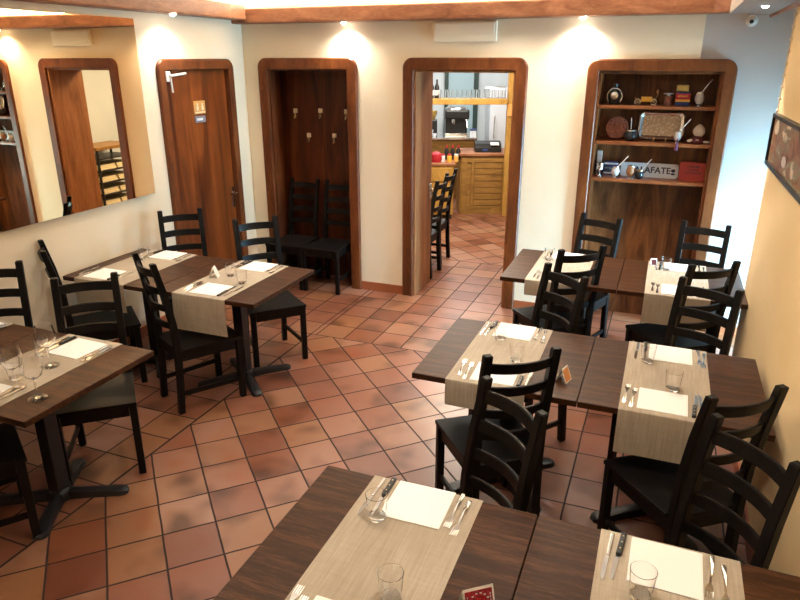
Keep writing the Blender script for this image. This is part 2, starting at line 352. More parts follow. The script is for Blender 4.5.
# frames with rounded upper corners
def frame_bm(x0,x1,zt,w,depth,n=8,r=.085,leg=0.0,inr=.012):
    """portal frame in XZ plane, front at y=-depth, opening width x0..x1"""
    t=bmesh.new(); out=[(x0-w,leg),]; inn=[(x0,leg)]
    pts_o=[(x0-w,leg)]; pts_i=[(x0,leg)]
    for i in range(n+1):
        a=R(180-90*i/n); pts_o.append((x0-w+r+r*math.cos(a),zt+w-r+r*math.sin(a))); pts_i.append((x0+inr+inr*math.cos(a),zt-inr+inr*math.sin(a)))
    for i in range(n+1):
        a=R(90-90*i/n); pts_o.append((x1+w-r+r*math.cos(a),zt+w-r+r*math.sin(a))); pts_i.append((x1-inr+inr*math.cos(a),zt-inr+inr*math.sin(a)))
    pts_o.append((x1+w,leg)); pts_i.append((x1,leg))
    bo=.010
    def V(p,y): return t.verts.new((p[0],y,p[1]))
    cx=(x0+x1)/2
    def sh(p,q,d): # move p towards q by d
        v=Vector((q[0]-p[0],q[1]-p[1])); 
        if v.length<1e-6: return p
        v.normalize(); return (p[0]+v.x*d,p[1]+v.y*d)
    A=[V(p,0) for p in pts_o]; A2=[V(p,-depth+bo) for p in pts_o]; A3=[V(sh(p,q,bo),-depth) for p,q in zip(pts_o,pts_i)]
    I3=[V(sh(q,p,bo*.6),-depth) for p,q in zip(pts_o,pts_i)]; I2=[V(q,-depth+bo*.6) for q in pts_i]; I=[V(q,0) for q in pts_i]
    for P,Q in ((A,A2),(A2,A3),(A3,I3),(I3,I2),(I2,I),(I,A)):
        for i in range(len(P)-1): t.faces.new((P[i],P[i+1],Q[i+1],Q[i]))
    for k in (0,-1): t.faces.new([L[k] for L in (A,A2,A3,I3,I2,I)])
    bmesh.ops.recalc_face_normals(t,faces=t.faces); return t
# cloak niche
nc=thing('cloak_niche','dark walnut cloakroom recess with rounded frame, holding two chairs','niche',(0,WB,0))
obj('frame',frame_bm(-3.57,-2.74,OT,.10,.028),'walnut_frame',nc,True)
b=B(); box(b,-3.57,-2.74,.30,.32,0,OT); obj('back_panel',b,'walnut_dark',nc)
for x0,x1 in ((-3.57,-3.555),(-2.755,-2.74)):
    b=B(); box(b,x0,x1,0,.30,0,OT-.002); obj('side_panel',b,'walnut_dark',nc)
b=B(); box(b,-3.555,-2.755,0,.30,OT-.017,OT-.002); obj('top_panel',b,'walnut_dark',nc)
# coat hooks
HK=[(-3.467,1.676,'upper left'),(-3.187,1.683,'upper middle'),(-2.905,1.681,'upper right'),(-3.327,1.444,'lower left'),(-3.043,1.45,'lower right')]
h0=thing('coat_hook','','hook',(0,0,0)); b=B(); box(b,-.022,.022,-.012,0,-.022,.022,.004); obj('plate',b,'cream_plastic',h0)
b=B(); tube(b,[(0,-.010,-.015),(0,-.03,-.04),(0,-.035,-.075),(0,-.05,-.085),(0,-.06,-.07)],.0045); tube(b,[(0,-.008,-.02),(0,-.008,-.07)],.005); obj('hook',b,'brass_metal',h0)
for i,(x,z,w) in enumerate(HK):
    lab='small cream square coat hook on the dark recess panel, %s of the five'%w
    if i==0: h0.location=(x,WB+.30,z); h0['label']=lab; h0['group']='coat hooks in the recess'
    else: dup(h0,(x,WB+.30,z),0,lab,'coat hooks in the recess')
# doorway
dw=sthing('door_1','open doorway with rounded walnut frame leading to the kitchen','door',(0,WB,0))
obj('frame',frame_bm(-2.10,-1.21,OT,.10,.028),'walnut_frame',dw,True)
for x0,x1 in ((-2.10,-2.082),(-1.228,-1.21)):
    b=B(); box(b,x0,x1,0,TK+.01,0,OT-.002,.003); obj('jamb',b,'walnut_jamb',dw)
b=B(); box(b,-2.082,-1.228,0,TK+.01,OT-.02,OT-.002,.003); obj('jamb_head',b,'walnut_jamb',dw)
b=B(); box(b,-2.075,-2.05,.40,.43,.95,.97,.003); box(b,-2.082,-2.074,.385,.445,.88,1.02,.003); obj('door_handle',b,'steel',dw)
# display cabinet niche
dc=thing('display_cabinet','walnut framed shelf niche in the back wall displaying souvenirs','cabinet',(0,WB,0))
obj('frame',frame_bm(-.55,.34,OT,.088,.028),'walnut_frame',dc,True)
b=B(); box(b,-.55,.34,.26,.28,0,OT); obj('back_panel',b,'walnut_niche',dc)
for x0,x1 in ((-.55,-.532),(.322,.34)):
    b=B(); box(b,x0,x1,.0,.26,0,OT-.002); obj('side_panel',b,'walnut_frame',dc)
b=B(); box(b,-.532,.322,0,.26,OT-.02,OT-.002); obj('top_panel',b,'walnut_niche',dc)
SZ=[1.815,1.535,1.238]
for z in SZ:
    b=B(); box(b,-.532,.322,.012,.26,z-.026,z,.003); obj('shelf',b,'shelf_wood',dc)
b=B(); 
for x,z in ((.30,.93),(.30,1.02)): sphere(b,(x,.0,z),.006,M=None,u=8,v=6)
b.free()
# left door
ld=sthing('door_2','orange walnut door in the left wall with rounded frame and closer','door',(WL,0,0),R(90))
# local: x = world Y, y = -(world X - WL); front towards +world X = -y
fr=frame_bm(D0,D1,2.075,.085,.028); o=obj('frame',fr,'walnut_frame',ld,True)
b=B(); box(b,D0+.002,D1-.002,.02,.06,.01,2.07,.003); leaf=obj('door_leaf',b,'walnut_door',ld)
b=B(); box(b,D0,D0+.006,0,.10,0,2.075); box(b,D1-.006,D1,0,.10,0,2.075); box(b,D0,D1,0,.10,2.069,2.075); obj('jamb',b,'walnut_frame',ld)
b=B(); box(b,D1-.055,D1-.02,.010,.02,.80,1.0,.004); tube(b,[(D1-.037,.012,.945),(D1-.037,-.03,.945),(D1-.06,-.035,.945),(D1-.15,-.035,.945)],.008); obj('door_handle',b,'steel',ld)
dcl=B(); box(dcl,D0+.0,D0+.055,-.03,.02,1.985,2.065,.008); obj('door_closer',dcl,'white_plastic',ld)
b=B(); tube(b,[(D0+.03,-.04,2.03),(D0+.26,-.012,2.045)],.010); tube(b,[(D0+.04,-.034,2.04),(D0+.05,-.034,1.90)],.008); obj('closer_arm',b,'white_plastic',ld)
b=B(); box(b,4.878,5.032,.012,.02,1.705,1.815,.002); sg=obj('pictogram_tile',b,'ochre_tile_sign',ld)
b=B()
for dx in (-.034,.034):
    sphere(b,(4.955+dx,.010,1.785),.012,(1,.3,1),u=10,v=6); box(b,4.955+dx-.016,4.955+dx+.016,.008,.012,1.735,1.772,.003)
box(b,4.89,5.02,.008,.012,1.713,1.725,.001); obj('figures',b,'cream_plastic',sg)
b=B(); box(b,4.882,5.022,.012,.02,1.632,1.688,.002); sg2=obj('lower_plate',b,'grey_tile_sign',ld)
b=B(); box(b,4.90,4.98,.008,.012,1.650,1.670,.001); obj('lettering',b,'white_enamel',sg2)
# mirror
mi=thing('wall_mirror','large frameless mirror hung along the left wall','mirror',(WL,0,0))
b=B(); box(b,.028,.042,1.2,4.215,1.14,2.44); obj('glass',b,'mirror_silver',mi)
b=B(); box(b,.0,.028,1.22,4.205,1.145,2.435); obj('backing',b,'brass_metal',mi)
# emergency light
plain('fitting_cream',lin((244,232,208)),.5)
el=thing('emergency_light','flat white rectangular emergency light above the doorway','light',(-1.65,WB,2.372))
b=B(); box(b,-.27,.27,-.028,0,-.078,.078,.008); obj('housing',b,'fitting_cream',el)
b=B(); box(b,-.25,.25,-.034,-.027,-.03,.064,.003); obj('diffuser',b,'fitting_cream',el)
# camera on wall
cc=thing('security_camera','small white dome camera with black lens high on the pale grey wall','camera',(.47,WB+.03,2.415))
b=B(); lathe(b,[(.0,0),(.04,0),(.04,.015),(.036,.022)],20,Matrix.Rotation(R(90),4,'X')); sphere(b,(0,-.032,-.004),.034); obj('housing',b,'white_plastic',cc,True)
b=B(); lathe(b,[(0,0),(.014,0),(.014,.012),(0,.012)],16,Matrix.Translation((-.006,-.057,-.008))@Matrix.Rotation(R(90),4,'X')); obj('lens',b,'black_plastic',cc,True)
# picture on right wall
pc=thing('framed_picture','dark framed brown figurative painting on the yellow wall','picture',(WR,3.66,1.712))
b=B(); W2,H2=.885,.147
for y0,y1,z0,z1 in ((-W2,W2,H2-.022,H2),(-W2,W2,-H2,-H2+.022),(-W2,-W2+.022,-H2+.022,H2-.022),(W2-.022,W2,-H2+.022,H2-.022)): box(b,-.03,0,y0,y1,z0,z1,.004)
obj('frame',b,'black_plastic',pc)
b=B(); box(b,-.016,-.004,-W2+.02,W2-.02,-H2+.02,H2-.02); cv=obj('canvas',b,'painted_canvas',pc)
b=B(); sphere(b,(-.017,.72,.075),.05,(.05,1.6,.75)); obj('pale_blossom',b,'shell_cream',cv,True)
b=B(); sphere(b,(-.017,.28,-.06),.05,(.05,1.5,.6)); obj('pale_jug',b,'gourd_pale',cv,True)
b=B()
tube(b,[(-.008,.90,.73),(-.008,.90,.14)],.004,6)
for i in range(9): sphere(b,(-.008,.90,.68-.065*i),.009,u=8,v=6)
obj('hanging_cord',b,'shell_cream',pc)

# spot fixtures
SP=[(-3.68,4.53,'on the left beam above the walnut door'),(-2.72,5.575,'on the back beam above the cloakroom recess'),(-.70,5.575,'on the back beam between doorway and shelf niche'),(.45,4.75,'on the right soffit near the camera dome')]
s0=None
for i,(x,y,w) in enumerate(SP):
    lab='small round recessed spotlight glowing '+w
    if i==0:
        s0=thing('spotlight',lab,'spotlight',(x,y,ZB+.03),0,'recessed spotlights in the beams')
        b=B(); lathe(b,[(.026,-.006),(.034,-.006),(.036,0),(.026,0)],20,cap=False); t=b
        obj('ring',b,'silver_metal',s0,True)
        b=B(); lathe(b,[(0,-.022),(.012,-.020),(.020,-.014),(.0255,-.004),(.0255,.0),(0,.0)],20); obj('lamp',b,'lamp_white',s0,True)
    else: dup(s0,(x,y,ZB),0,lab)

# ------------------------------------------------------------------ chairs
def make_chair():
    t=thing('dining_chair','','chair',(0,0,0))
    b=B(); prism(b,[(-.209,.240),(.209,.240),(.180,-.165),(.132,-.165),(.132,-.195),(-.132,-.195),(-.132,-.165),(-.180,-.165)],.424,.446,None,.004); obj('seat',b,'chair_wood',t)
    b=B()
    beamseg(b,(-.165,.212,.392),(.165,.212,.392),.018,.062); beamseg(b,(-.150,-.178,.392),(.150,-.178,.392),.018,.062)
    for s in (-1,1): beamseg(b,(s*.183,.19,.392),(s*.158,-.17,.392),.018,.062)
    obj('seat_frame',b,'chair_wood',t)
    for s in (-1,1):
        b=B(); box(b,-.019,.019,-.019,.019,0,.424,.004); obj('leg',b,'chair_wood',t,loc=(s*.187,.212,0))
    for s in (-1,1):
        tb=bmesh.new(); path=[(0,-.205),(.22,-.190),(.44,-.183),(.62,-.193),(.82,-.225),(1.022,-.268)]; rings=[]
        for z,y in path:
            hw=.019; yy=.0205 if z<.95 else .017
            rings.append([tb.verts.new((s*.153+dx*hw,y+dy*yy,z)) for dx,dy in ((-1,-1),(1,-1),(1,1),(-1,1))])
        for p,q in zip(rings,rings[1:]):
            for k in range(4): tb.faces.new((p[k],p[(k+1)%4],q[(k+1)%4],q[k]))
        tb.faces.new(rings[0]); tb.faces.new(rings[-1]); bmesh.ops.recalc_face_normals(tb,faces=tb.faces)
        bmesh.ops.bevel(tb,geom=[e for e in tb.edges if e.calc_face_angle(0)>.6],offset=.004,segments=2,affect='EDGES')
        obj('back_post',tb,'chair_wood',t)
    for z,hh in ((.952,.050),(.835,.048),(.718,.046),(.60,.044)):
        tb=bmesh.new(); n=10; rings=[]
        def py(z): 
            P=[(.44,-.183),(.62,-.193),(.82,-.225),(1.035,-.270)]
            for (a,c),(d,e) in zip(P,P[1:]):
                if a<=z<=d: return c+(e-c)*(z-a)/(d-a)
        for i in range(n+1):
            x=-.137+.274*i/n; bow=.032*(1-(2*i/n-1)**2)
            zz=[z-hh/2,z+hh/2]; 
            rings.append([tb.verts.new((x,py(zz[0])-bow-.008,zz[0])),tb.verts.new((x,py(zz[0])-bow+.008,zz[0])),tb.verts.new((x,py(zz[1])-bow+.008,zz[1])),tb.verts.new((x,py(zz[1])-bow-.008,zz[1]))])
        for p,q in zip(rings,rings[1:]):
            for k in range(4): tb.faces.new((p[k],p[(k+1)%4],q[(k+1)%4],q[k]))
        tb.faces.new(rings[0]); tb.faces.new(rings[-1]); bmesh.ops.recalc_face_normals(tb,faces=tb.faces)
        bmesh.ops.bevel(tb,geom=[e for e in tb.edges if e.calc_face_angle(0)>.8],offset=.003,segments=2,affect='EDGES')
        obj('rail',tb,'chair_wood',t,True)
    for s in (-1,1):
        b=B(); beamseg(b,(s*.185,.196,.135),(s*.156,-.188,.135),.016,.030,bev=.002); obj('stretcher',b,'chair_wood',t)
    return t
chair0=make_chair(); used=[False]
def chair(bx,by,th,label,group='black wooden dining chairs',dist=.275):
    f=Vector((-math.sin(R(th)),math.cos(R(th)))); x,y=bx+f.x*dist,by+f.y*dist
    if not used[0]:
        used[0]=True; chair0.location=(x,y,0); chair0.rotation_euler=(0,0,R(th)); chair0['label']=label; chair0['group']=group; build_kids(chair0); return chair0
    return dup(chair0,(x,y,0),R(th),label,group)
chair(-.44,2.495,36,'black ladder-back chair turned away at near side of left middle-row table',dist=.265)
chair(-.39,2.12,142,'black ladder-back chair tucked behind far edge of the nearest table, slats slanting')
chair(-.43,3.71,140,'black chair between middle-row and niche-side left tables, back nearest the camera')
chair(-.40,4.22,39,'black chair at near side of the left table before the shelf niche')
chair(.33,3.75,153,'black chair tucked behind far edge of the middle-row table by yellow wall')
chair(.37,4.16,35,'black chair at near side of the niche table next to the yellow wall')
chair(-.38,5.235,156,'black chair standing against the shelf niche, behind the left niche table')
chair(.36,5.27,169,'black chair before the daylit pale wall, behind the right niche table')
chair(.397,2.44,37,'black chair at near side of the middle-row table touching the yellow wall')
chair(.39,2.11,133,'large foreground black chair beyond the nearest right table, beside yellow wall')
chair(-2.86,2.995,-29,'black chair seen side-on facing right at the back left aisle table')
chair(-2.93,2.62,221,'black chair pulled under far side of the wine glass table')
chair(-3.685,2.99,-39,'black chair at the left wall, its back seen edge-on below the mirror')
chair(-3.63,2.59,221,'black chair against left wall, partly cut by the picture edge')
chair(-3.57,4.22,224,'black chair before the walnut door, behind the wall-side back left table')
chair(-2.85,4.20,228,'black chair with open seat corner behind the back left aisle table')
chair(-2.962,5.905,180,'right one of two black chairs stored in the cloakroom recess').scale=(.95,1,1)
chair(-3.362,5.905,180,'left one of two black chairs stored in the cloakroom recess').scale=(.95,1,1)
chair(-2.98,1.45,-32,'black chair at near side of wine glass table, only legs in view bottom left')
chair(-2.13,6.385,90,'nearer black chair in the room behind, seen through the doorway',dist=.19)
chair(-2.19,6.895,90,'farther black chair in the room behind, seen through the doorway',dist=.19)

# ------------------------------------------------------------------ tables
TH=.742
def make_table():
    t=thing('restaurant_table','','table')
    b=B(); box(b,-.387,.387,-.387,.387,TH-.030,TH,.004,seg=2); obj('table_top',b,'table_wood',t)
    b=B(); box(b,-.16,.16,-.16,.16,TH-.042,TH-.030,.003); obj('top_plate',b,'cast_iron',t)
    b=B(); box(b,-.037,.037,-.037,.037,.05,TH-.042,.006); obj('column',b,'cast_iron',t)
    b=B(); lathe(b,[(0,.0),(.058,.0),(.060,.02),(.052,.05),(.042,.06),(0,.06)],24); obj('hub',b,'cast_iron',t,True)
    for k in range(4):
        tb=bmesh.new(); rings=[]
        prof=[(.04,.032,.055),(.15,.030,.046),(.26,.036,.036),(.30,.040,.031),(.325,.033,.026),(.338,.016,.018)]
        for x,w,h in prof: rings.append([tb.verts.new((x,-w,0)),tb.verts.new((x,-w*.82,h*.8)),tb.verts.new((x,0,h)),tb.verts.new((x,w*.82,h*.8)),tb.verts.new((x,w,0))])
        for p,q in zip(rings,rings[1:]):
            for i in range(5): tb.faces.new((p[i],p[(i+1)%5],q[(i+1)%5],q[i]))
        tb.faces.new(rings[0]); tb.faces.new(rings[-1]); bmesh.ops.recalc_face_normals(tb,faces=tb.faces)
        bmesh.ops.rotate(tb,cent=(0,0,0),matrix=Matrix.Rotation(R(45+90*k),3,'Z'),verts=tb.verts)
        obj('foot',tb,'cast_iron',t,True)
    return t
table0=make_table(); build_kids(table0); tu=[False]
def table(x,y,label,basrot=0):
    if not tu[0]: tu[0]=True; o=table0; o.location=(x,y,0); o['label']=label; o['group']='dark wooden pedestal tables'
    else: o=dup(table0,(x,y,0),0,label,'dark wooden pedestal tables')
    if basrot:
        for c in C.objects:
            if c.parent==o and (c.name.startswith('foot') or c.name.startswith('hub')): c.rotation_euler=(0,0,R(basrot))
    return o
TB={}
def T(key,x,y,label,br=0): TB[key]=(x,y); table(x,y,label,br)
T('R1L',-.624,1.455,'dark wood table nearest the camera, holding the red card')
T('R1R',.153,1.455,'dark wood table at bottom right corner beside the yellow wall')
T('R2L',-.606,3.06,'dark wood table, left one of the middle right row')
T('R2R',.171,3.06,'dark wood table of middle right row, end against yellow wall',-10)
T('R3L',-.562,4.685,'dark wood table before the shelf niche, left one reaching the doorway')
T('R3R',.215,4.685,'dark wood table before the shelf niche, right one in daylight')
T('L2R',-2.61,3.58,'dark wood table at back left, corner pointing into the aisle',4)
T('L2L',-3.39,3.58,'dark wood table at back left touching the mirror wall')
T('L1R',-2.71,2.04,'dark wood table at left with wine glasses',-15)
T('L1L',-3.46,2.04,'dark wood table at left wall, mostly outside the picture',-15); [o for o in C.objects if o.get('label')=='dark wood table at left wall, mostly outside the picture'][0].scale=(.93,1,1)
# the wall-side front left table is a little shorter so that it clears the wall
# runners
def runner(key,cx,w,near,far,label):
    x,y=TB[key]; yn=y-.387; yf=y+.387; z=TH+.0015; r=.006
    path=[(yn-.0045,z-near)]
    k=max(2,int(near/.05))
    for i in range(1,k): path.append((yn-.0045-.004*math.sin(PI*i/k),z-near+(near-r)*i/k))
    for i in range(4):
        a=R(180-90*i/3); path.append((yn+r-.0045+r*math.cos(a),z-r+r*math.sin(a)+.0))
    for i in range(1,8): path.append((yn+(yf-yn)*i/8,z))
    for i in range(4):
        a=R(90-90*i/3); path.append((yf-r+.0045+r*math.cos(a),z-r+r*math.sin(a)))
    path.append((yf+.0045,z-far))
    t=bmesh.new(); th=.0012; rows=[]
    for i,(py,pz) in enumerate(path):
        a=path[max(i-1,0)]; c=path[min(i+1,len(path)-1)]; d=Vector((c[0]-a[0],c[1]-a[1])).normalized(); n=Vector((-d.y,d.x))
        rows.append([[t.verts.new((cx+w*(j/6-.5),py+n.x*o,pz+n.y*o)) for j in range(7)] for o in (0,th)])
    for p,q in zip(rows,rows[1:]):
        for s in (0,1):
            for j in range(6): t.faces.new((p[s][j],p[s][j+1],q[s][j+1],q[s][j]))
        for j in (0,6): t.faces.new((p[0][j],q[0][j],q[1][j],p[1][j]))
    for p in (rows[0],rows[-1]):
        for j in range(6): t.faces.new((p[0][j],p[0][j+1],p[1][j+1],p[1][j]))
    bmesh.ops.recalc_face_normals(t,faces=t.faces)
    return tag(obj('table_runner',t,'runner_cloth',None,True),label,'table runner','beige woven table runners')
NM={'R1L':'nearest table with the red card','R1R':'bottom right corner table','R2L':'left middle-row table','R2R':'middle-row table by yellow wall',
    'R3L':'left table before shelf niche','R3R':'daylit table before shelf niche','L2R':'back left aisle table','L2L':'back left wall-side table','L1R':'wine glass table at left','L1L':'left table cut by picture edge'}
for k,cx,w,n,f in (('R1L',-.622,.40,.14,.10),('R1R',.165,.40,.14,.10),('R2L',-.635,.375,.135,.10),('R2R',.143,.375,.21,.10),('R3L',-.58,.39,.11,.10),('R3R',.192,.39,.20,.10),
               ('L2R',-2.635,.405,.25,.10),('L2L',-3.45,.43,.20,.10),('L1R',-2.715,.37,.12,.10),('L1L',-3.50,.37,.12,.10)):
    runner(k,cx,w,n,f,'beige woven runner draped across the '+NM[k])
# cutlery prototypes (flat on table, length along +y from handle end at y=0)
def fork_bm():
    t=bmesh.new(); 
    poly=[(-.006,0),(-.008,.012),(-.0055,.05),(-.003,.10),(-.003,.125),(-.010,.140),(-.0115,.155),(-.0115,.19),(-.0085,.19),(-.0078,.160),(-.0050,.160),(-.0045,.19),(-.0015,.19),(-.0012,.160),(.0012,.160),(.0015,.19),(.0045,.19),(.0050,.160),(.0078,.160),(.0085,.19),(.0115,.19),(.0115,.155),(.010,.140),(.003,.125),(.003,.10),(.0055,.05),(.008,.012),(.006,0)]
    prism(t,poly,0,.0022)
    for v in t.verts:
        y=v.co.y; v.co.z+= .006*math.sin(PI*min(1,y/.13)) + (.010*math.sin(PI*(y-.13)/.07) if y>.13 else 0)*-.4 + (.004 if y>.13 else 0)
    bmesh.ops.recalc_face_normals(t,faces=t.faces); return t
FORK=None; KNIFE=None
def make_fork():
    b=fork_bm(); return tag(obj('fork',b,'steel'),'','fork')
def make_knife(black):
    t=thing('knife','','knife')
    b=B(); prism(b,[(-.004,.10),(.006,.10),(.009,.13),(.009,.19),(.004,.212),(-.003,.218),(-.004,.19)],.002,.0034); obj('blade',b,'steel',t)
    b=B()
    if black: box(b,-.009,.009,0,.105,0,.012,.004); 
    else: box(b,-.006,.006,0,.105,0,.007,.003)
    h=obj('handle',b,'black_plastic' if black else 'steel',t)
    if black:
        b=B(); [sphere(b,(0,yy,.0122),.0028,(1,1,.3),u=8,v=5) for yy in (.02,.05,.08)]; obj('rivet',b,'brass_metal',h)
    return t
forkP=make_fork(); knifeB=make_knife(True); knifeS=make_knife(False); 
for p in (forkP,knifeB,knifeS): build_kids(p)
b=B(); box(b,-.102,.102,-.10,.10,0,.0018,.0004,seg=1); box(b,-.1005,.1015,-.099,.101,.0018,.0034,.0004,seg=1); napP=tag(obj('napkin',b,'napkin_paper'),'','napkin'); build_kids(napP)
def tumbler_bm():
    b=B(); lathe(b,[(0,0),(.026,0),(.029,.004),(.033,.04),(.0365,.088),(.0368,.090),(.0352,.0905),(.0348,.088),(.0315,.04),(.0275,.012),(0,.010)],28); return b
tumP=tag(obj('tumbler',tumbler_bm(),'clear_glass',None,True),'','glass'); build_kids(tumP)
PROTO_USED={}
def place(proto,x,y,z,rz,label,group):
    if proto.name not in PROTO_USED:
        PROTO_USED[proto.name]=1; proto.location=(x,y,z); proto.rotation_euler=(0,0,rz); proto['label']=label; proto['group']=group; return proto
    return dup(proto,(x,y,z),rz,label,group)
ZR=TH+.0028
def setting(key,cx,cy,side,jit=0,nw=1.0):
    """side 'far' or 'near': where the guest sits"""
    nm=NM[key]; a=PI if side=='far' else 0; a+=R(jit)
    def W(lx,ly): return cx+lx*math.cos(a)-ly*math.sin(a), cy+lx*math.sin(a)+ly*math.cos(a)
    o=place(napP,cx,cy,ZR,a,'white square paper napkin at %s side of %s'%(side,nm),'white paper napkins')
    x,y=W(-.128,-.105); place(forkP,x,y,ZR,a+R(random.uniform(-4,3)),'steel fork beside the napkin, %s side of %s'%(side,nm),'steel forks')
    x,y=W(-.158,-.075); place(forkP,x,y,ZR,a+R(random.uniform(-3,5)),'outer steel fork, %s side of %s'%(side,nm),'steel forks')
    x,y=W(.125,-.10); place(knifeB,x,y,ZR,a+R(random.uniform(-5,3)),'black-handled knife, %s side of %s'%(side,nm),'black-handled knives')
    x,y=W(.158,-.09); place(knifeS,x,y,ZR,a+R(random.uniform(-3,4)),'plain steel knife, %s side of %s'%(side,nm),'plain steel knives')
setting('R1L',-.62,1.745,'far',1); setting('R1L',-.645,1.16,'near')
setting('R1R',.158,1.735,'far',-1)
setting('R2L',-.640,3.350,'far'); setting('R2L',-.615,2.800,'near',2)
setting('R2R',.160,3.342,'far'); setting('R2R',.132,2.800,'near',-1)
setting('R3L',-.58,4.96,'far'); setting('R3L',-.57,4.42,'near')
setting('R3R',.21,4.955,'far'); setting('R3R',.20,4.42,'near')
setting('L2R',-2.625,3.872,'far'); setting('L2R',-2.635,3.33,'near')
setting('L2L',-3.435,3.872,'far'); setting('L2L',-3.53,3.33,'near')
setting('L1R',-2.70,2.295,'far',-2); setting('L1R',-2.735,1.76,'near')
setting('L1L',-3.47,2.31,'far')
for k,x,y,w in (('R1L',-.723,1.63,'left of'),('R1L',-.55,1.327,'in the middle of'),('R1R',.093,1.590,'on'),
    ('R2L',-.691,3.22,'farther one on'),('R2L',-.554,2.982,'nearer one on'),('R2R',.053,3.209,'farther one on'),('R2R',.17,2.938,'nearer one on'),
    ('R3L',-.699,4.821,'on'),('R3R',.113,4.872,'farther one on'),('R3R',.263,4.70,'nearer one on'),('L2R',-2.686,3.62,'farther one on'),('L2R',-2.52,3.511,'nearer one on'),
    ('L2L',-3.525,3.72,'on'),('L1R',-2.70,1.93,'beside the wine glasses, nearer one on'),('L1R',-2.80,2.17,'beside the wine glasses, farther one on')):
    place(tumP,x,y,ZR,0,'clear glass tumbler %s %s'%(w,NM[k]),'clear tumblers')
# wine glasses
wg=thing('wine_glass','','wine glass')
b=B(); lathe(b,[(0,.085),(.012,.087),(.028,.10),(.038,.125),(.039,.150),(.033,.19),(.0322,.190),(.0378,.150),(.0368,.126),(.027,.102),(.011,.089),(0,.0885)],28); obj('bowl',b,'clear_glass',wg,True)
b=B(); lathe(b,[(.0035,.008),(.0032,.05),(.004,.082),(.008,.086),(0,.0865)],14); obj('stem',b,'clear_glass',wg,True)
b=B(); lathe(b,[(0,0),(.034,0),(.034,.0015),(.012,.004),(.0035,.009),(0,.009)],28); obj('foot',b,'clear_glass',wg,True)
wg.scale=(1.2,1.2,1.12); build_kids(wg)
for x,y,zz,w in ((-2.444,1.827,TH+.0005,'nearest the aisle, standing on bare wood'),(-2.66,2.09,ZR,'farthest back, beside the far napkin'),(-2.61,1.86,ZR,'leftmost one on the runner')):
    place(wg,x,y,zz,0,'clear wine glass on the left table, '+w,'wine glasses')
# tent cards
def tent(x,y,rz,w,h,m,label,zz):
    t=thing('tent_card',label,'menu card',(x,y,zz),rz); d=h*.42
    b=B()
    for s in (-1,1): beamseg(b,(0,s*d,.001),(0,0,h),w,.0015,up=(1,0,0)) if False else None
    t2=bmesh.new()
    def quad(P): 
        vs=[t2.verts.new(p) for p in P]; t2.faces.new(vs)
    th=.0012
    prism(b,[(-d,0),(-d+th*1.6,0),(0,h-th*2.2),(d-th*1.6,0),(d,0),(0,h)],-w/2,w/2,Matrix(((0,0,1,0),(1,0,0,0),(0,1,0,0),(0,0,0,1))))
    t2.free(); obj('folded_card',b,'napkin_paper',t)
    b=B(); ang=math.atan2(h,d); L=math.hypot(h,d)
    for s in (-1,1):
        M=Matrix.Translation((0,s*d,0))@Matrix.Rotation(ang if s<0 else PI-ang,4,'X')
        box(b,-w/2+.005,w/2-.005,.006 if s<0 else .006,L-.008,.0002 if s<0 else -.0008,.0008 if s<0 else -.0002,0,M)
    pr=obj('print',b,m,t)
    if m=='card_ornament':
        b=B()
        for i in range(14):
            a=2*PI*i/14; 
            M=Matrix.Translation((0,-d,0))@Matrix.Rotation(ang,4,'X'); box(b,.028*math.cos(a)-.003,.028*math.cos(a)+.003,L/2+.028*math.sin(a)-.0018,L/2+.028*math.sin(a)+.0018,.0008,.0012,0,M)
        for sx in (-1,1):
            for k in range(7): box(b,sx*(w/2-.011)-.0012,sx*(w/2-.011)+.0012,.012+k*(L-.03)/7,.018+k*(L-.03)/7,.0008,.0012,0,Matrix.Translation((0,-d,0))@Matrix.Rotation(ang,4,'X'))
        obj('white_ornament',b,'white_enamel',pr)
    return t
tent(-.318,1.375,R(38),.088,.082,'card_ornament','red ornamented tent card on the nearest table',TH+.0005)
tent(-.305,2.86,R(75),.065,.068,'orange_print','white and orange folded tent card beside left middle-row table seam',TH+.0005)
tent(-2.78,3.56,R(110),.06,.075,'napkin_paper','small white folded tent card on the back left tables',ZR)
tent(.03,4.965,R(20),.045,.05,'dark_red','small dark tent card on the daylit niche table',ZR)
# second room table seen through the doorway
T('K1',-2.78,6.72,'dark wood table in the room behind, partly hidden by the door jamb')
place(napP,-2.50,6.60,TH+.0005,R(90),'white napkin on the table in the room behind, nearer one','white paper napkins')
place(napP,-2.50,6.92,TH+.0005,R(90),'white napkin on the table in the room behind, farther one','white paper napkins')

# ------------------------------------------------------------------ souvenirs in the niche
YS=5.80
def T3(x,z,y=YS): return (x,y,z)
# shelf 1
o=thing('ring_ornament','black bell-shaped ornament with silver ring and round dial, top shelf left','ornament',T3(-.424,SZ[0]))
b=B(); lathe(b,[(0,0),(.045,0),(.05,.02),(.045,.08),(.025,.12),(.012,.135),(.016,.155),(0,.16)],20); obj('body',b,'gourd_black',o,True)
b=B(); tube(b,[(.058*math.cos(R(a)),-.03,.062+.062*math.sin(R(a))) for a in range(-40,221,20)],.005,8); obj('ring',b,'silver_metal',o,True)
b=B(); lathe(b,[(0,0),(.030,0),(.030,.01),(.024,.014),(0,.014)],20,Matrix.Translation((0,-.045,.07))@Matrix.Rotation(R(90),4,'X')); obj('dial',b,'silver_metal',o,True)
o=thing('toy_cart','tiny cart model with yellow load and wheels on the top shelf','ornament',T3(-.175,SZ[0]))
b=B(); box(b,-.05,.05,-.025,.025,.025,.032,.002); box(b,-.045,.035,-.02,.02,.032,.062,.003); obj('load',b,'yellow_print',o)
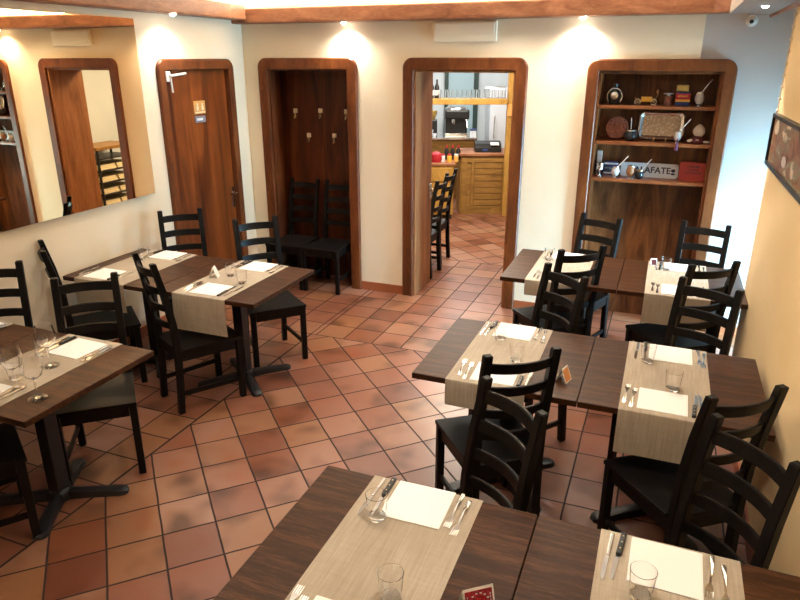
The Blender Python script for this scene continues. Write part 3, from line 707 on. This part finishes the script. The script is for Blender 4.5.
for x in (-.07,.05):
    b=B(); lathe(b,[(.018,-.03),(.024,-.03),(.024,-.025),(.018,-.025)],16,Matrix.Translation((x,0,.024))@Matrix.Rotation(R(90),4,'X'),cap=False); lathe(b,[(0,-.03),(.005,-.03),(.005,.03),(0,.03)],8,Matrix.Translation((x,0,.024))@Matrix.Rotation(R(90),4,'X'))
    for k in range(4): beamseg(b,(x+.02*math.cos(k*PI/4),.0275,.024+.02*math.sin(k*PI/4)),(x-.02*math.cos(k*PI/4),.0275,.024-.02*math.sin(k*PI/4)),.003,.003)
    lathe(b,[(.018,.025),(.024,.025),(.024,.03),(.018,.03)],16,Matrix.Translation((x,0,.024))@Matrix.Rotation(R(90),4,'X'),cap=False)
    obj('wheel',b,'silver_metal',o,True)
b=B(); tube(b,[(.05,0,.03),(.075,0,.075),(.07,0,.12)],.004); sphere(b,(.07,0,.10),.010,(1,1,1.2)); tube(b,[(-.07,0,.03),(-.10,0,.06)],.003); obj('driver',b,'gourd_brown',o,True)
o=thing('grinder','small brown and white lidded jar on the top shelf','jar',T3(-.020,SZ[0]))
b=B(); lathe(b,[(0,0),(.03,0),(.032,.01),(.024,.03),(.028,.055),(.030,.07),(0,.07)],18); obj('body',b,'copper_relief',o,True)
b=B(); lathe(b,[(0,.07),(.012,.07),(.012,.082),(.038,.084),(.038,.092),(0,.094)],18); obj('lid',b,'white_enamel',o,True)
o=tag(None or thing('tea_package','yellow and red package with lettering on the top shelf','package',T3(.085,SZ[0])),'yellow and red package with lettering on the top shelf','package')
b=B(); box(b,-.052,.052,-.03,.03,0,.10,.006); obj('carton',b,'blue_tin',o)
b=B(); box(b,-.053,.053,-.0306,-.028,.036,.092,.001); obj('red_panel',b,'red_print',o)
b=B(); box(b,-.0535,.0535,-.0312,-.028,.030,.048,.001); obj('yellow_bands',b,'yellow_print',o)
b=strokes_bm(.075,.022,Matrix.Translation((0,-.0315,.072))@STAND); obj('lettering',b,'yellow_print',o)
b=B(); box(b,-.055,.035,-.02,.02,.105,.155,.012); sphere(b,(0,0,.115),.012)
tag(obj('oval_tin',b,'gold_tin',loc=(.085,YS,SZ[0])),'olive gold tin standing on the yellow and red package','tin')
def mate(x,z,y,rb,body,metal,label,h=.085,straw=True,foot=True,lean=.4,base='silver_metal'):
    o=thing('mate_gourd',label,'mate cup',(x,y,z)); f=.016 if foot else 0
    b=B(); lathe(b,[(0,f),(rb*.55,f),(rb*.95,f+h*.3),(rb,f+h*.5),(rb*.8,f+h*.85),(rb*.72,f+h),(rb*.6,f+h),(rb*.6,f+h*.8),(0,f+h*.75)],20); obj('bowl',b,body,o,True)
    b=B(); lathe(b,[(rb*.72,f+h*.92),(rb*.80,f+h*.93),(rb*.78,f+h*1.03),(rb*.68,f+h*1.03)],20,cap=False); obj('rim',b,metal,o,True)
    if foot:
        b=B(); lathe(b,[(0,0),(rb*.62,0),(rb*.6,.004),(rb*.25,.008),(rb*.3,f+.002),(0,f+.004)],18); obj('foot',b,base,o,True)
    if straw:
        b=B(); tube(b,[(0,0,f+h*.76),(lean*.05,0,f+h*1.25),(lean*.16,0,f+h*1.25+.075)],.0042,8); obj('straw',b,'silver_metal',o,True)
    return o
mate(.205,SZ[0],YS,.034,'gourd_pale','silver_metal','white mate cup with metal straw at right end of top shelf',.085,lean=.45)
# shelf 2
b=B(); lathe(b,[(0,-.006),(.085,-.006),(.092,0),(.085,.010),(0,.007)],36,Matrix.Rotation(R(80),4,'X'))
tag(obj('relief_disc',b,'copper_relief',None,True,(-.385,YS+.05,SZ[1]+.092)),'round reddish relief disc leaning on the middle shelf','ornament')
mate(-.268,SZ[1],YS-.03,.055,'gourd_black','silver_metal','round black mate gourd in front of the relief disc, middle shelf',.085,straw=True,foot=False,lean=-.05)
tr=thing('silver_tray','rectangular ornate silver tray standing upright on middle shelf','tray',(-.045,YS+.045,SZ[1]),0)
M=Matrix.Rotation(R(-9),4,'X')
b=B(); P=rrect(.345,.215,.035,6,-.1725,.012); Q=rrect(.285,.155,.022,6,-.1425,.042)
t=bmesh.new()
def ringf(t,A,ya,Bp,yb):
    a=[t.verts.new((x,ya,z)) for x,z in A]; c=[t.verts.new((x,yb,z)) for x,z in Bp]
    for i in range(len(a)): j=(i+1)%len(a); t.faces.new((a[i],a[j],c[j],c[i]))
ringf(t,P,-.008,rrect(.325,.195,.03,6,-.1625,.022),-.014); ringf(t,rrect(.325,.195,.03,6,-.1625,.022),-.014,Q,.0); ringf(t,P,-.008,P,.003); ringf(t,P,.003,Q,.004)
bmesh.ops.remove_doubles(t,verts=t.verts,dist=1e-5); bmesh.ops.recalc_face_normals(t,faces=t.faces); merge(b,t,M); obj('rim',b,'silver_metal',tr,True)
b=B(); t=bmesh.new(); prism(t,Q,-.002,.002,Matrix(((1,0,0,0),(0,0,-1,0),(0,1,0,0),(0,0,0,1)))); merge(b,t,M); obj('panel',b,'silver_relief',tr)
b=B(); box(b,-.05,-.04,-.05,.03,0,.008,.002); box(b,.04,.05,-.05,.03,0,.008,.002); box(b,-.05,-.04,-.05,-.042,0,.03,.002); box(b,.04,.05,-.05,-.042,0,.03,.002); obj('stand',b,'brass_metal',tr)
mt=mate(.085,SZ[1],YS-.045,.028,'gourd_pale','silver_metal','slim mate cup with straw and purple tassel at tray corner, middle shelf',.075,lean=.5)
b=B(); tube(b,[(0,-.02,.03),(.0,-.05,.02),(0,-.079,.0),(0,-.082,-.05)],.008,8,rs=[.004,.005,.008,.013]); obj('tassel',b,'purple_yarn',mt,True)
o=thing('seashell_figure','cream shell on dark red base, right of middle shelf','ornament',T3(.232,SZ[1]))
b=B(); lathe(b,[(0,0),(.062,0),(.065,.012),(.05,.03),(.035,.05),(0,.055)],20); obj('base',b,'dark_red',o,True)
b=B(); sphere(b,(.005,0,.09),.045,(1,.7,1)); lathe(b,[(.042,0),(.03,.02),(.012,.036),(0,.042)],16,Matrix.Translation((.005,0,.105))); obj('shell',b,'shell_cream',o,True)
b=B(); sphere(b,(-.045,-.03,.018),.02,(1.5,.6,.7)); sphere(b,(.0,-.045,.02),.016,(1.4,.6,.8)); sphere(b,(.06,-.035,.012),.02,(1.6,.6,.5)); obj('small_shells',b,'shell_cream',o,True)
# shelf 3
o=thing('silver_goblet','small silver goblet at left end of the lowest shelf','goblet',T3(-.482,SZ[2],YS-.04))
b=B(); lathe(b,[(0,0),(.03,0),(.03,.006),(.010,.016),(.009,.035),(.018,.048),(.030,.06),(.031,.11),(.028,.11),(.026,.065),(0,.06)],20); obj('cup',b,'silver_metal',o,True)
b=B(); lathe(b,[(.031,.075),(.033,.08),(.033,.085),(.031,.09)],20,cap=False); obj('band',b,'silver_metal',o,True)
b=B(); box(b,-.02,.02,-.02,.02,0,.20,.003); tag(obj('bone_box',b,'gourd_pale',None,False,(-.498,YS+.06,SZ[2])),'tall narrow pale box behind the silver goblet','box')
def plate_sign(name,x,w,h,m,label,txt,tm,tx=0,ts=.05):
    o=thing(name,label,'sign',(x,YS+.05,SZ[2])); M2=Matrix.Rotation(R(-8),4,'X')
    b=B(); prism(b,rrect(w,h,.022,5,-w/2,.0),-.003,.003,M2@STAND); obj('plate',b,m,o)
    b=(text_bm(txt,ts,.0008,M2@Matrix.Translation((tx,-.0045,h/2))@STAND) if txt else strokes_bm(w*.7,ts,M2@Matrix.Translation((tx,-.0032,h/2))@STAND)); obj('lettering',b,tm,o)
    return o
ps=plate_sign('enamel_sign',-.095,.45,.115,'white_enamel','white enamel sign lettered CALAFATE on the lowest shelf','CALAFATE','navy_ink',.0,.070)
b=B(); M2=Matrix.Rotation(R(-8),4,'X'); 
sphere(b,(.185,-.0045,.062),.014,(1.2,.1,1),M2); sphere(b,(.185,-.0045,.035),.012,(1.4,.1,.7),M2); obj('emblem',b,'navy_ink',ps)
plate_sign('tin_sign',-.398,.135,.115,'blue_tin','small blue tin sign left of the CALAFATE sign','','frosted_blue',0,.034)
b=B(); M2=Matrix.Translation((-.398,YS+.05,SZ[2]))@Matrix.Rotation(R(-8),4,'X')
for z0 in (.012,.088): box(b,-.055,.055,-.0042,-.003,z0,z0+.014)
bmesh.ops.transform(b,matrix=Matrix.Rotation(R(-8),4,'X'),verts=b.verts); obj('white_bands',b,'white_enamel',[o for o in C.objects if o.name.startswith('tin_sign')][0])
o=thing('book_box','red box with dark lettering at right of the lowest shelf','box',T3(.232,SZ[2],YS+.02),R(-4))
b=B(); box(b,-.095,.095,-.04,.04,0,.145,.003); obj('box_body',b,'red_card',o)
for i,ww in enumerate((.10,.07,.115)):
    b=strokes_bm(ww,.024,Matrix.Translation((.012,-.0402,.114-.026*i))@STAND); obj('lettering',b,'navy_ink',o)
mate(-.352,SZ[2],YS-.05,.034,'gourd_pale','silver_metal','white mate gourd with straw before the blue tin sign',.07,lean=.55)
mate(-.232,SZ[2],YS-.05,.038,'gourd_brown','silver_metal','brown mate gourd on silver foot, left of the dark one, lowest shelf',.085,straw=False)
mate(-.165,SZ[2],YS-.06,.036,'gourd_black','brass_metal','dark mate gourd with straw covering start of CALAFATE sign',.07,foot=False,lean=.5)

# ------------------------------------------------------------------ kitchen behind the doorway (turned 21.5 degrees)
KO=Vector((-2.72,9.30,0)); KA=R(21.5)
def K(x,y,z=0): return (KO.x+x*math.cos(KA)-y*math.sin(KA),KO.y+x*math.sin(KA)+y*math.cos(KA),z)
kw=B(); box(kw,-2.0,1.95,2.4,2.5,0,2.75,0,Matrix.Translation(KO)@Matrix.Rotation(KA,4,'Z')); struct('wall_kitchen_partition',kw,'white_plaster','white wall behind the kitchen counter')
o=thing('bar_counter','panelled yellow oak bar counter seen through the doorway','counter',K(0,0),KA)
b=B(); box(b,0,.73,.02,.62,0,.85,.004); obj('body',b,'kitchen_oak',o)
b=B(); box(b,-.02,.75,-.02,.66,.85,.885,.006); obj('top',b,'beam_wood',o)
b=B()
for x0,x1,z0,z1 in ((.02,.10,.0,.82),(.62,.71,.0,.82),(.10,.62,.0,.12),(.10,.62,.76,.82),(.16,.20,.12,.76)): box(b,x0,x1,0,.02,z0,z1,.003)
obj('panel_frame',b,'kitchen_oak',o)
b=B()
for i in range(7): box(b,.21,.61,.008,.02,.13+.09*i,.21+.09*i,.003)
obj('slatted_panel',b,'kitchen_oak',o)
b=B(); box(b,0,.11,0,.11,0,2.74,.006); tag(obj('wooden_post',b,'kitchen_pine',None,False,K(.615,-.16),(0,0,KA)),'yellow wooden post rising beside the bar counter','post')
b=B(); box(b,-1.0,.60,-.12,.20,1.575,1.65,.005); sh=tag(obj('hanging_shelf',b,'kitchen_pine',None,False,K(0,-.10),(0,0,KA)),'yellow wooden shelf over the bar carrying glasses','shelf')
b=B(); lathe(b,[(0,0),(.024,0),(.028,.004),(.034,.115),(.032,.115),(.026,.010),(0,.010)],18); bar=tag(obj('bar_glass',b,'clear_glass',None,True),'','glass')
build_kids(bar)
for i in range(9):
    x=-.335+.072*i; k=K(x,-.08+.03*(i%2),1.65); place(bar,*k,0,'clear glass on the bar shelf, one of the loose row at left','glasses on the bar shelf')
for i in range(6):
    x=.335+.045*i; k=K(x,-.08+.065*(i%2),1.65); place(bar,*k,0,'clear glass crowded inside the wire rack on the bar shelf','glasses in the wire rack')
b=B(); 
for yy in (-.14,.05):
    tube(b,[(0,yy,.0),(0,yy,.12),(.03,yy,.15),(.27,yy,.15),(.30,yy,.12),(.30,yy,0)],.004,6)
for i in range(7): tube(b,[(.0+.05*i,-.14,.003),(.0+.05*i,.05,.003)],.003,6)
tag(obj('wire_rack',b,'silver_metal',None,True,K(.30,-.05,1.65),(0,0,KA)),'silver wire rack around glasses on the bar shelf','rack')
o=thing('cash_register','dark cash register on the bar counter','register',K(.22,.12,.885),KA)
b=B(); prism(b,[(0,0),(.26,0),(.26,.08),(.18,.15),(.05,.12),(0,.06)],0,.38,Matrix(((0,0,1,0),(1,0,0,0),(0,1,0,0),(0,0,0,1)))); obj('body',b,'black_plastic',o)
b=B(); box(b,.10,.18,-.004,.0,.02,.05,.002); obj('blue_label',b,'blue_tin',o)
b=B(); box(b,.22,.34,.02,.10,.10,.112,.002,Matrix.Rotation(R(20),4,'X')); obj('keys',b,'white_plastic',o)
o=thing('back_counter','steel topped back counter behind the bar','counter',K(-1.4,1.22),KA)
b=B(); box(b,0,1.75,0,.6,0,.94,.004); obj('body',b,'kitchen_oak',o)
b=B(); box(b,-.02,1.77,-.03,.62,.94,.975,.004); obj('worktop',b,'silver_metal',o)
o=thing('coffee_machine','black and steel espresso machine on the back counter','coffee machine',K(-.13,1.40,.975),KA)
b=B(); box(b,-.0,.36,.12,.40,.0,.40,.03); box(b,-.02,.38,-.02,.40,.27,.42,.03); obj('body',b,'black_plastic',o)
b=B(); box(b,-.01,.37,-.02,.14,0,.05,.01); obj('drip_tray',b,'steel',o)
b=B(); sphere(b,(.18,.19,.42),.18,(1.05,.95,.35)); obj('cup_tray',b,'silver_metal',o,True)
b=B(); lathe(b,[(0,0),(.03,0),(.03,.06),(0,.06)],16,Matrix.Translation((.12,.03,.215))); tube(b,[(.12,.0,.235),(.12,-.12,.215)],.011); obj('brew_group',b,'steel',o,True)
b=B(); tube(b,[(.33,.0,.28),(.345,-.05,.15)],.006); obj('steam_wand',b,'steel',o,True)
o=thing('drawer_chest','pale yellow chest at left behind the chairs','chest',K(-.82,-.32),KA)
b=B(); box(b,0,.70,0,.45,.06,.76,.004); obj('body',b,'kitchen_pine',o)
b=B(); box(b,-.02,.72,-.02,.47,.76,.79,.005); obj('top',b,'beam_wood',o)
for i in range(3):
    b=B(); box(b,.03,.67,-.015,0,.10+.22*i,.29+.22*i,.006); d=obj('drawer',b,'kitchen_pine',o); b=B(); sphere(b,(.35,-.025,.195+.22*i),.014,u=10,v=8); obj('knob',b,'black_plastic',d,True)
for x in (.03,.64):
    b=B(); box(b,x,x+.04,.01,.44,0,.06,.003); obj('foot',b,'black_plastic',o)
b=B(); lathe(b,[(0,0),(.07,0),(.085,.05),(.075,.11),(.04,.14),(0,.145)],20); tag(obj('red_pot',b,'red_print',None,True,K(-.36,-.16,.79)),'round red pot on the yellow chest','pot')
for i,(m,l) in enumerate((('white_enamel','white jar beside the red pot on the yellow chest'),('yellow_print','yellow jar between white and orange jars on the chest'),('orange_wax','orange jar at right end of the yellow chest'))):
    o=thing('jar',l,'jar',K(-.27+.095*i,-.16,.79)); b=B(); lathe(b,[(0,0),(.032,0),(.034,.01),(.034,.08),(.026,.09),(0,.09)],18); obj('body',b,m,o,True)
    b=B(); lathe(b,[(0,.09),(.03,.09),(.03,.108),(0,.11)],18); obj('lid',b,'red_print' if i!=2 else 'white_enamel',o,True)
for i in range(3):
    o=thing('wine_bottle','dark bottle with red capsule behind jars, %s of three'%(('left','middle','right')[i]),'bottle',K(-.20+.085*i,.08,.79),0,'bottles behind the jars')
    b=B(); lathe(b,[(0,0),(.032,0),(.034,.01),(.034,.12),(.014,.165),(.013,.20),(0,.20)],18); obj('body',b,'gourd_black',o,True)
    b=B(); lathe(b,[(.0145,.165),(.0145,.203),(0,.204)],16); obj('capsule',b,'red_print',o,True)
for i in range(2):
    o=thing('liquor_bottle','dark bottle at left end of the bar shelf, %s one'%('left','right')[i],'bottle',K(-.44+.075*i-.0,-.05,1.65),0,'bottles on the bar shelf')
    b=B(); lathe(b,[(0,0),(.032,0),(.034,.01),(.034,.15),(.013,.20),(.013,.25),(0,.25)],18); obj('body',b,'gourd_black',o,True)
    b=B(); lathe(b,[(.0345,.04),(.0345,.11)],18,cap=False); obj('paper_label',b,'white_enamel',o,True)
# stacks of cups on the back counter
cp=thing('coffee_cup','','cup'); b=B(); lathe(b,[(0,0),(.022,0),(.028,.01),(.040,.055),(.037,.055),(.025,.012),(0,.01)],18); obj('bowl',b,'white_enamel',cp,True)
b=B(); tube(b,[(.034,0,.045),(.056,0,.042),(.056,0,.02),(.030,0,.015)],.004,6); obj('handle',b,'white_enamel',cp,True); build_kids(cp)
for i in range(5): place(cp,*K(-.72+.10*i,1.35,.975),.3*i,'white coffee cup in the row left of the espresso machine','white cups on the back counter')
for i in range(4): place(cp,*K(-.67+.10*i,1.37,1.03),.5*i,'white coffee cup stacked on top of the cup row','white cups on the back counter')
o=thing('coffee_grinder','dark coffee grinder with clear hopper left of the espresso machine','grinder',K(-.34,1.52,.975),KA)
b=B(); box(b,-.07,.07,-.10,.10,0,.26,.015); obj('body',b,'black_plastic',o)
b=B(); lathe(b,[(.03,.26),(.07,.36),(.07,.40),(0,.41)],16); obj('hopper',b,'gold_tin',o,True)
o=thing('sugar_box','small white box right of the espresso machine','box',K(.31,1.35,.975),KA)
b=B(); box(b,-.05,.05,-.05,.05,0,.12,.006); obj('box_body',b,'white_enamel',o)
b=B(); box(b,-.052,.052,-.052,.052,.10,.125,.004); obj('lid',b,'blue_tin',o)
b=B(); box(b,0,.12,-.012,0,0,.16,.003); tag(obj('notice_card',b,'orange_print',None,False,K(.61,-.165,1.42),(0,0,KA)),'orange red notice card pinned on the yellow wooden post','notice')
for i in range(4):
    o=thing('spirit_bottle','dark spirit bottle standing left of the coffee grinder, %s of four'%('first','second','third','last')[i],'bottle',K(-.80+.10*i,1.60,.975),0,'bottles on the back counter')
    b=B(); lathe(b,[(0,0),(.035,0),(.037,.01),(.037,.16),(.014,.21),(.014,.27),(0,.27)],16); obj('body',b,('gourd_black','gourd_brown','green_metal','silver_metal')[i],o,True)
    b=B(); lathe(b,[(.0375,.05),(.0375,.12)],16,cap=False); obj('paper_label',b,'white_enamel',o,True)
# wall items of the kitchen partition
o=thing('glazed_cabinet','pale blue glazed door with dark green frame behind the bar','cabinet',K(-.10,2.36),KA)
b=B()
for x0,x1,z0,z1 in ((0,.06,.0,2.3),(.50,.58,.0,2.3),(.06,.50,2.24,2.3),(.06,.50,0,.1)): box(b,x0,x1,-.04,.03,z0,z1,.004)
obj('frame',b,'green_metal',o)
b=B(); box(b,.06,.50,-.01,.02,.1,2.24); obj('panel',b,'frosted_blue',o)
o=thing('fridge','white upright refrigerator behind the bar, right of the green frame','refrigerator',K(.62,1.72),KA)
b=B(); box(b,0,.62,0,.60,0,1.72,.015); obj('body',b,'white_enamel',o)
b=B(); box(b,.01,.61,-.03,0,.06,1.70,.01); d=obj('door',b,'white_enamel',o); b=B(); tube(b,[(.07,-.03,1.30),(.07,-.06,1.27),(.07,-.06,.95),(.07,-.03,.92)],.009); obj('handle',b,'steel',d,True)
o=thing('wall_sign','round pink and white sign on the kitchen wall','sign',K(-.60,2.39,1.62),KA)
b=B(); lathe(b,[(0,0),(.15,0),(.15,.014),(0,.014)],28,Matrix.Rotation(R(90),4,'X')); obj('disc',b,'white_enamel',o,True)
b=B(); lathe(b,[(0,0.014),(.10,.014),(.10,.018),(0,.018)],28,Matrix.Rotation(R(90),4,'X')); obj('centre',b,'dark_red',o,True); 
b=B(); box(b,-.06,.06,-.03,0,-.2,.2,.02); box(b,-.045,.045,-.06,-.03,-.18,.05,.015); tag(obj('wall_phone',b,'black_plastic',None,False,K(-.85,2.38,1.62),(0,0,KA)),'black wall telephone left of the round kitchen sign','telephone')
# rack visible in the mirror
o=thing('towel_rack','black open shelf rack stacked with cloths in the room behind','rack',(-.62,6.88,0))
b=B()
for x in (-.2,.2):
    for y in (-.32,.32): box(b,x-.012,x+.012,y-.012,y+.012,0,1.06,.002)
obj('uprights',b,'black_plastic',o)
for i in range(6):
    b=B(); box(b,-.21,.21,-.33,.33,.16+.155*i,.178+.155*i,.002); obj('shelf',b,'black_plastic',o)
b=B(); box(b,-.23,.23,-.36,.36,1.06,1.10,.004); obj('top',b,'kitchen_oak',o)
for i in range(5):
    for j in range(2):
        b=B(); 
        for k in range(3): box(b,-.19+.01*k,.17-.008*k,-.14,.14,.022*k,.020+.022*k,.006)
        tag(obj('folded_cloth',b,'towel_cream',None,False,(-.62,6.88-.155+.31*j,.179+.155*i)),'folded cream cloths on the black rack, %s shelf, %s stack'%(('lowest','second','third','fourth','fifth')[i],('nearer','farther')[j]),'cloth','folded cloths on the rack')

# ------------------------------------------------------------------ lights
def spot(n,loc,tgt,e,col,size=60,blend=.5,rad=.03):
    l=bpy.data.lights.new(n,'SPOT'); l.energy=e; l.color=col; l.spot_size=R(size); l.spot_blend=blend; l.shadow_soft_size=rad
    o=bpy.data.objects.new(n,l); C.objects.link(o); o.location=loc; o.rotation_euler=(Vector(tgt)-Vector(loc)).to_track_quat('-Z','Y').to_euler(); return o
def area(n,loc,tgt,e,col,sx,sy):
    l=bpy.data.lights.new(n,'AREA'); l.shape='RECTANGLE'; l.size=sx; l.size_y=sy; l.energy=e; l.color=col
    o=bpy.data.objects.new(n,l); C.objects.link(o); o.location=loc; o.rotation_euler=(Vector(tgt)-Vector(loc)).to_track_quat('-Z','Y').to_euler(); return o
WARM=(1,.80,.58); NEU=(1,.935,.86)
for x,y,e in ((-3.68,4.53,24),(-2.72,5.575,28),(-.70,5.575,28)):
    spot('beam_spot_light',(x,y,ZB-.025+(.03 if x<-3 else 0)),(x,y+.02,1),e,NEU,140,.8,.02)
spot('beam_spot_light',(.45,4.75,ZB-.036),(.1,4.72,.74),80,(1,.95,.9),85,.6,.02)
for x,y,e in ((-2.9,3.5,30),(-1.7,4.3,54),(-.3,3.3,34),(-2.6,1.6,11),(-.3,1.5,36),(-1.5,2.4,12),(-1.2,5.1,42),(-.4,4.5,26)):
    spot('ceiling_downlight',(x,y,CH-.02),(x,y,0),e,NEU,110,.6,.07)
# cove strips above the beams
area('cove_light',(-1.7,WB-.08,ZT+.02),(-1.7,WB-.30,CH+1),70,(1,.92,.80),4.2,.08)
area('cove_light',(WL+.08,2.6,ZT+.05),(WL+.3,2.6,CH+1),42,(1,.88,.76),.08,5.8)
area('cove_light',(WR-.15,1.6,ZT+.02),(WR-.3,1.6,CH+1),56,(1,.90,.76),.08,5.4)
# daylight entering at the lobby door
dl=area('daylight',(2.12,5.14,.72),(1.0,5.70,.45),185,(.34,.72,1),.8,1.2); dl.data.spread=R(105)
for x,y,e in ((-1.9,7.2,60),(-2.4,8.3,50),(-2.9,10.4,30),(-3.8,9.6,24)): area('kitchen_panel_light',(x,y,2.73),(x,y,0),e,(1,.93,.76) if y<9 else (.95,.98,1),.6,.6)
w=bpy.data.worlds.new('World'); S.world=w; w.use_nodes=True; w.node_tree.nodes['Background'].inputs[0].default_value=(.75,.85,1,1); w.node_tree.nodes['Background'].inputs[1].default_value=.3
# ------------------------------------------------------------------ camera
cd=bpy.data.cameras.new('Camera'); cam=bpy.data.objects.new('Camera',cd); C.objects.link(cam)
cd.sensor_fit='HORIZONTAL'; cd.sensor_width=36; cd.lens=659/800*36; cd.clip_start=.02
cam.location=(0,0,2.15); cam.rotation_euler=(R(70),0,R(21.5)); S.camera=cam
